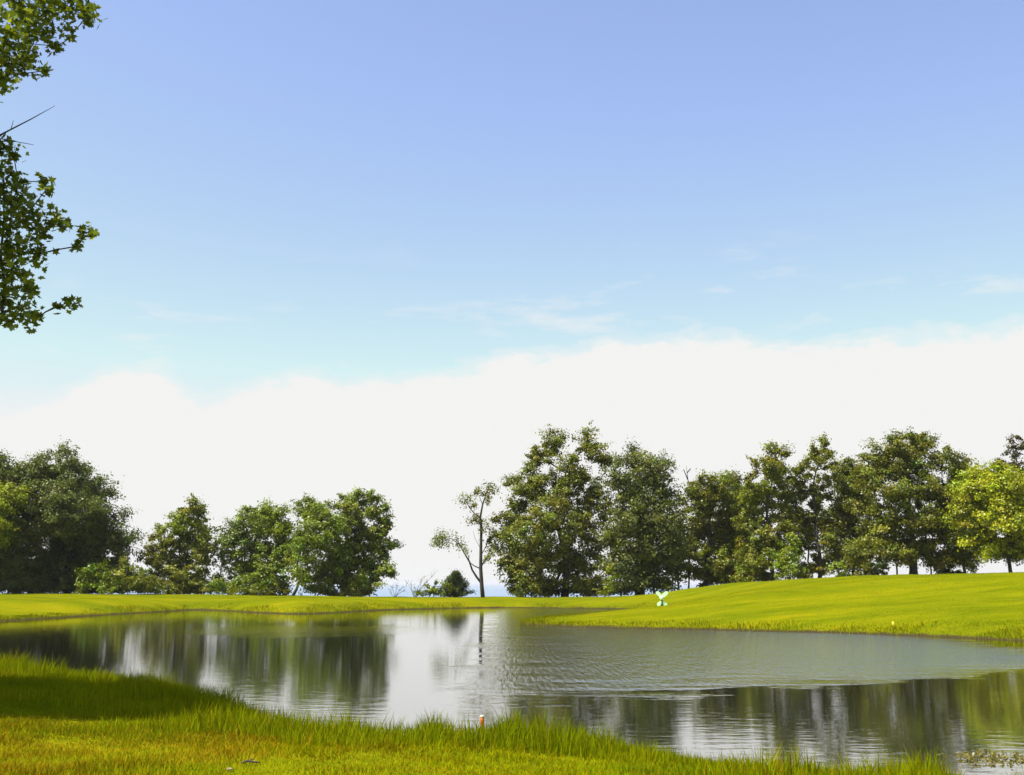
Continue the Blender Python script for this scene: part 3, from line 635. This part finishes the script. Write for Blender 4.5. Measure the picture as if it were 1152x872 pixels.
# small yellow stake on the hill shore
b0 = on_ground(1005, 708)
st = empty('marker_stake', b0, 'tiny yellow stake at the water edge of the grassy hill', 'stake')
bm_obj('post', lathe([(.035, -.15), (.035, .20), (.045, .21), (.045, .26)], 10), plain('yellow_paint', (.75, .55, .03), .5, .15), st)
bm_obj('cap', lathe([(.045, .263), (.05, .27), (.05, .32), (.02, .34)], 10), plain('yellow_cap_paint', (.8, .62, .06), .5, .1), st)

# pale mint ornament with four splayed arms at the head of the inlet
b0 = ground_at(741.5, 79.5)
orn = empty('lawn_ornament', b0, 'pale mint green ornament with four splayed arms standing at the inlet', 'lawn ornament')
MINT = plain('mint_paint', (.55, .80, .50), .45, .15); DGRN = plain('dark_green_paint', (.012, .06, .02), .5, .3)
def petal(ax, az, bx_, bz_, w0, w1, t=.05):
    bm = bmesh.new(); a = np.array([ax, az]); b2 = np.array([bx_, bz_]); u = (b2 - a) / np.linalg.norm(b2 - a); v_ = np.array([-u[1], u[0]])
    ln = np.linalg.norm(b2 - a); prof = [(0, w0), (.35, (w0 + w1) * .55), (.7, w1), (.9, w1 * .85), (1, w1 * .45)]
    pts = [a + u * ln * s + v_ * w / 2 for s, w in prof] + [a + u * ln * s - v_ * w / 2 for s, w in prof[::-1]]
    f_ = bm.faces.new([bm.verts.new((p_[0], -t, p_[1])) for p_ in pts]); r_ = bmesh.ops.extrude_face_region(bm, geom=[f_])
    for g_ in r_['geom']:
        if isinstance(g_, bmesh.types.BMVert): g_.co.y += 2 * t
    bmesh.ops.recalc_face_normals(bm, faces=bm.faces[:]); bmesh.ops.bevel(bm, geom=bm.edges[:], offset=.012, segments=2, affect='EDGES'); return bm
bm_obj('arm', petal(-.02, .60, -.37, .99, .16, .26), MINT, orn, False); bm_obj('arm', petal(.04, .60, .42, .98, .17, .28), MINT, orn, False)
bm_obj('foot', petal(-.06, .30, -.30, .0, .12, .26), MINT, orn, False); bm_obj('foot', petal(.08, .30, .33, .0, .12, .26), MINT, orn, False)
bm_obj('hub', lathe([(.09, .40), (.14, .46), (.16, .58), (.13, .68), (.06, .70)]), MINT, orn)
bm_obj('post', lathe([(.07, -.1), (.07, .398)]), DGRN, orn)

# pebble and fallen stick on the lawn
s0 = on_ground(258, 868); bm = bmesh.new(); bmesh.ops.create_icosphere(bm, subdivisions=3, radius=1)
for v_ in bm.verts: v_.co *= 1 + .12 * math.sin(v_.co.x * 5 + 1) * math.sin(v_.co.y * 4); v_.co = (v_.co.x * .03, v_.co.y * .026, v_.co.z * .012)
o = bm_obj('stone', bm, plain('pale_stone', (.20, .15, .08), .9, .3, 30)); o.location = tuple(s0 + [0, 0, .02]); tag(o, 'pale flat stone lying in the foreground lawn', 'stone')
s0 = on_ground(281, 861); tb = Tubes(); tb.tube(np.array([[-.08, 0, .02], [-.02, .015, .035], [.04, -.01, .03], [.09, .02, .02]]), [.007, .011, .009, .004], 7); tb.tube(np.array([[-.015, .015, .035], [.015, .05, .05], [.03, .07, .04]]), [.006, .004, .002], 5)
o = mesh_obj('fallen_stick', np.concatenate(tb.V), np.concatenate(tb.L), np.concatenate(tb.S), BARK, smooth=True); o.location = tuple(s0); tag(o, 'short dark fallen stick on the lawn near the stone', 'stick')

# floating weed at the lower right
n = 260; cx_, cy_ = on_pond(1122, 854); g_ = rng.normal(size=(n, 2)) * [.30, .30]; pos = np.stack([cx_ + g_[:, 0], cy_ + g_[:, 1], .008 + .03 * rng.random(n)], 1)
Vv, Ll, Ss, cc = leaves(pos, .03 + .04 * rng.random(n), rng.normal(size=(n, 3)) * .6 + [0, 0, .7], np.array([.14, .12, .02]) * (.5 + rng.random((n, 1))))
o = mesh_obj('floating_weed', Vv, Ll, Ss, LEAF, col=cc); tag(o, 'brownish floating weed on the water at the lower right', 'water weed', kind='stuff')

# ------------------------------------------------------------------ air over the lake
bm = bmesh.new(); bmesh.ops.create_cube(bm, size=1)
for v_ in bm.verts: v_.co = (v_.co.x * 130000, v_.co.y * 130000, -39.5 if v_.co.z < 0 else 24)
HAZE, nt, out = new_mat('haze'); pv = N(nt, 'ShaderNodeVolumePrincipled')
pv.inputs['Color'].default_value = (.93, .95, 1, 1); pv.inputs['Density'].default_value = 8e-5; pv.inputs['Anisotropy'].default_value = .2
nt.links.new(pv.outputs[0], out.inputs['Volume'])
hz = bm_obj('haze', bm, HAZE, None, False); tag(hz, kind='stuff')

# ------------------------------------------------------------------ light and sky
STR, EXPO = .12, 1.05
CL = .90 / (STR * 2 ** EXPO)
SUN_EL, SUN_AZ = 62, -120           # azimuth clockwise from straight ahead
w = bpy.data.worlds.new('World'); sc.world = w; w.use_nodes = True; nt = w.node_tree; nt.nodes.clear()
out = N(nt, 'ShaderNodeOutputWorld'); bg = N(nt, 'ShaderNodeBackground'); bg.inputs[1].default_value = STR; nt.links.new(bg.outputs[0], out.inputs[0])
sky = N(nt, 'ShaderNodeTexSky', sky_type='NISHITA'); sky.sun_disc = False; sky.sun_elevation = R(SUN_EL); sky.sun_rotation = R(SUN_AZ)
mn = N(nt, 'ShaderNodeVectorMath', operation='MINIMUM'); nt.links.new(sky.outputs[0], mn.inputs[0]); mn.inputs[1].default_value = (CL, CL, CL)
tc = N(nt, 'ShaderNodeTexCoord'); D = tc.outputs['Generated']; sp = N(nt, 'ShaderNodeSeparateXYZ'); nt.links.new(D, sp.inputs[0])
az = M(nt, 'ARCTAN2', sp.outputs[0], sp.outputs[1]); el = M(nt, 'ARCSINE', sp.outputs[2])
BANK = [(-250, 490), (-40, 468), (0, 462), (30, 470), (60, 456), (105, 430), (150, 408), (190, 412), (222, 456), (265, 436), (330, 424), (420, 418), (510, 427), (560, 408), (640, 390), (720, 384), (800, 378), (900, 384), (1000, 380), (1080, 374), (1152, 358), (1350, 350)]
st_ = []
for px, py in BANK:
    r_ = ray(px, py); a_ = math.atan2(r_[0], r_[1]); e_ = math.atan2(r_[2], math.hypot(r_[0], r_[1])); st_.append(((a_ + .8) / 1.6, e_ / .4))
bank = M(nt, 'MULTIPLY', ramp(nt, M(nt, 'MULTIPLY_ADD', az, 1 / 1.6, .5), st_, 'B_SPLINE'), .4)
big = M(nt, 'SUBTRACT', noise(nt, vscale(nt, D, (1, 1, 1.6)), 9, 6, .55), .5)
finec = M(nt, 'SUBTRACT', noise(nt, vscale(nt, D, (1, 1, 2.2)), 26, 8, .68), .5)
rise = M(nt, 'ADD', M(nt, 'SUBTRACT', bank, el), M(nt, 'ADD', M(nt, 'MULTIPLY', big, .05), M(nt, 'MULTIPLY', finec, .045)))
solid = ramp(nt, M(nt, 'MULTIPLY_ADD', rise, 30, .5), [(.15, 0.), (.42, .35), (.75, 1.)], 'EASE')
# thin wisps just above the bank
wn = noise(nt, vscale(nt, D, (1, 1, 4.5)), 7, 7, .6)
wis = ramp(nt, wn, [(.55, 0.), (.74, .85)])
band = M(nt, 'SUBTRACT', 1.0, M(nt, 'MULTIPLY', M(nt, 'ABSOLUTE', M(nt, 'ADD', rise, .035)), 12.0), clamp=True)
cov = M(nt, 'MAXIMUM', solid, M(nt, 'MULTIPLY', wis, band))
tint = N(nt, 'ShaderNodeVectorMath', operation='MULTIPLY'); nt.links.new(mn.outputs[0], tint.inputs[0]); tint.inputs[1].default_value = (1.07, .97, 1.0)
skyc = mix(nt, cov, tint.outputs[0], (CL, CL, CL * .985))
nt.links.new(skyc, bg.inputs[0])
sun_d = bpy.data.lights.new('sun', 'SUN'); sun_d.energy = 5.0; sun_d.angle = R(.53); sun_d.color = (1, .95, .86)
sun = bpy.data.objects.new('sun', sun_d); COL.objects.link(sun)
from mathutils import Vector
to = Vector((math.cos(R(SUN_EL)) * math.sin(R(SUN_AZ)), math.cos(R(SUN_EL)) * math.cos(R(SUN_AZ)), math.sin(R(SUN_EL))))
sun.rotation_euler = to.to_track_quat('Z', 'Y').to_euler(); sun.location = to * 200
vs_ = sc.view_settings; vs_.view_transform = 'Standard'; vs_.look = 'None'; vs_.exposure = EXPO; vs_.gamma = 1
sc.display_settings.display_device = 'sRGB'
sc.cycles.max_bounces = 6; sc.cycles.transparent_max_bounces = 4
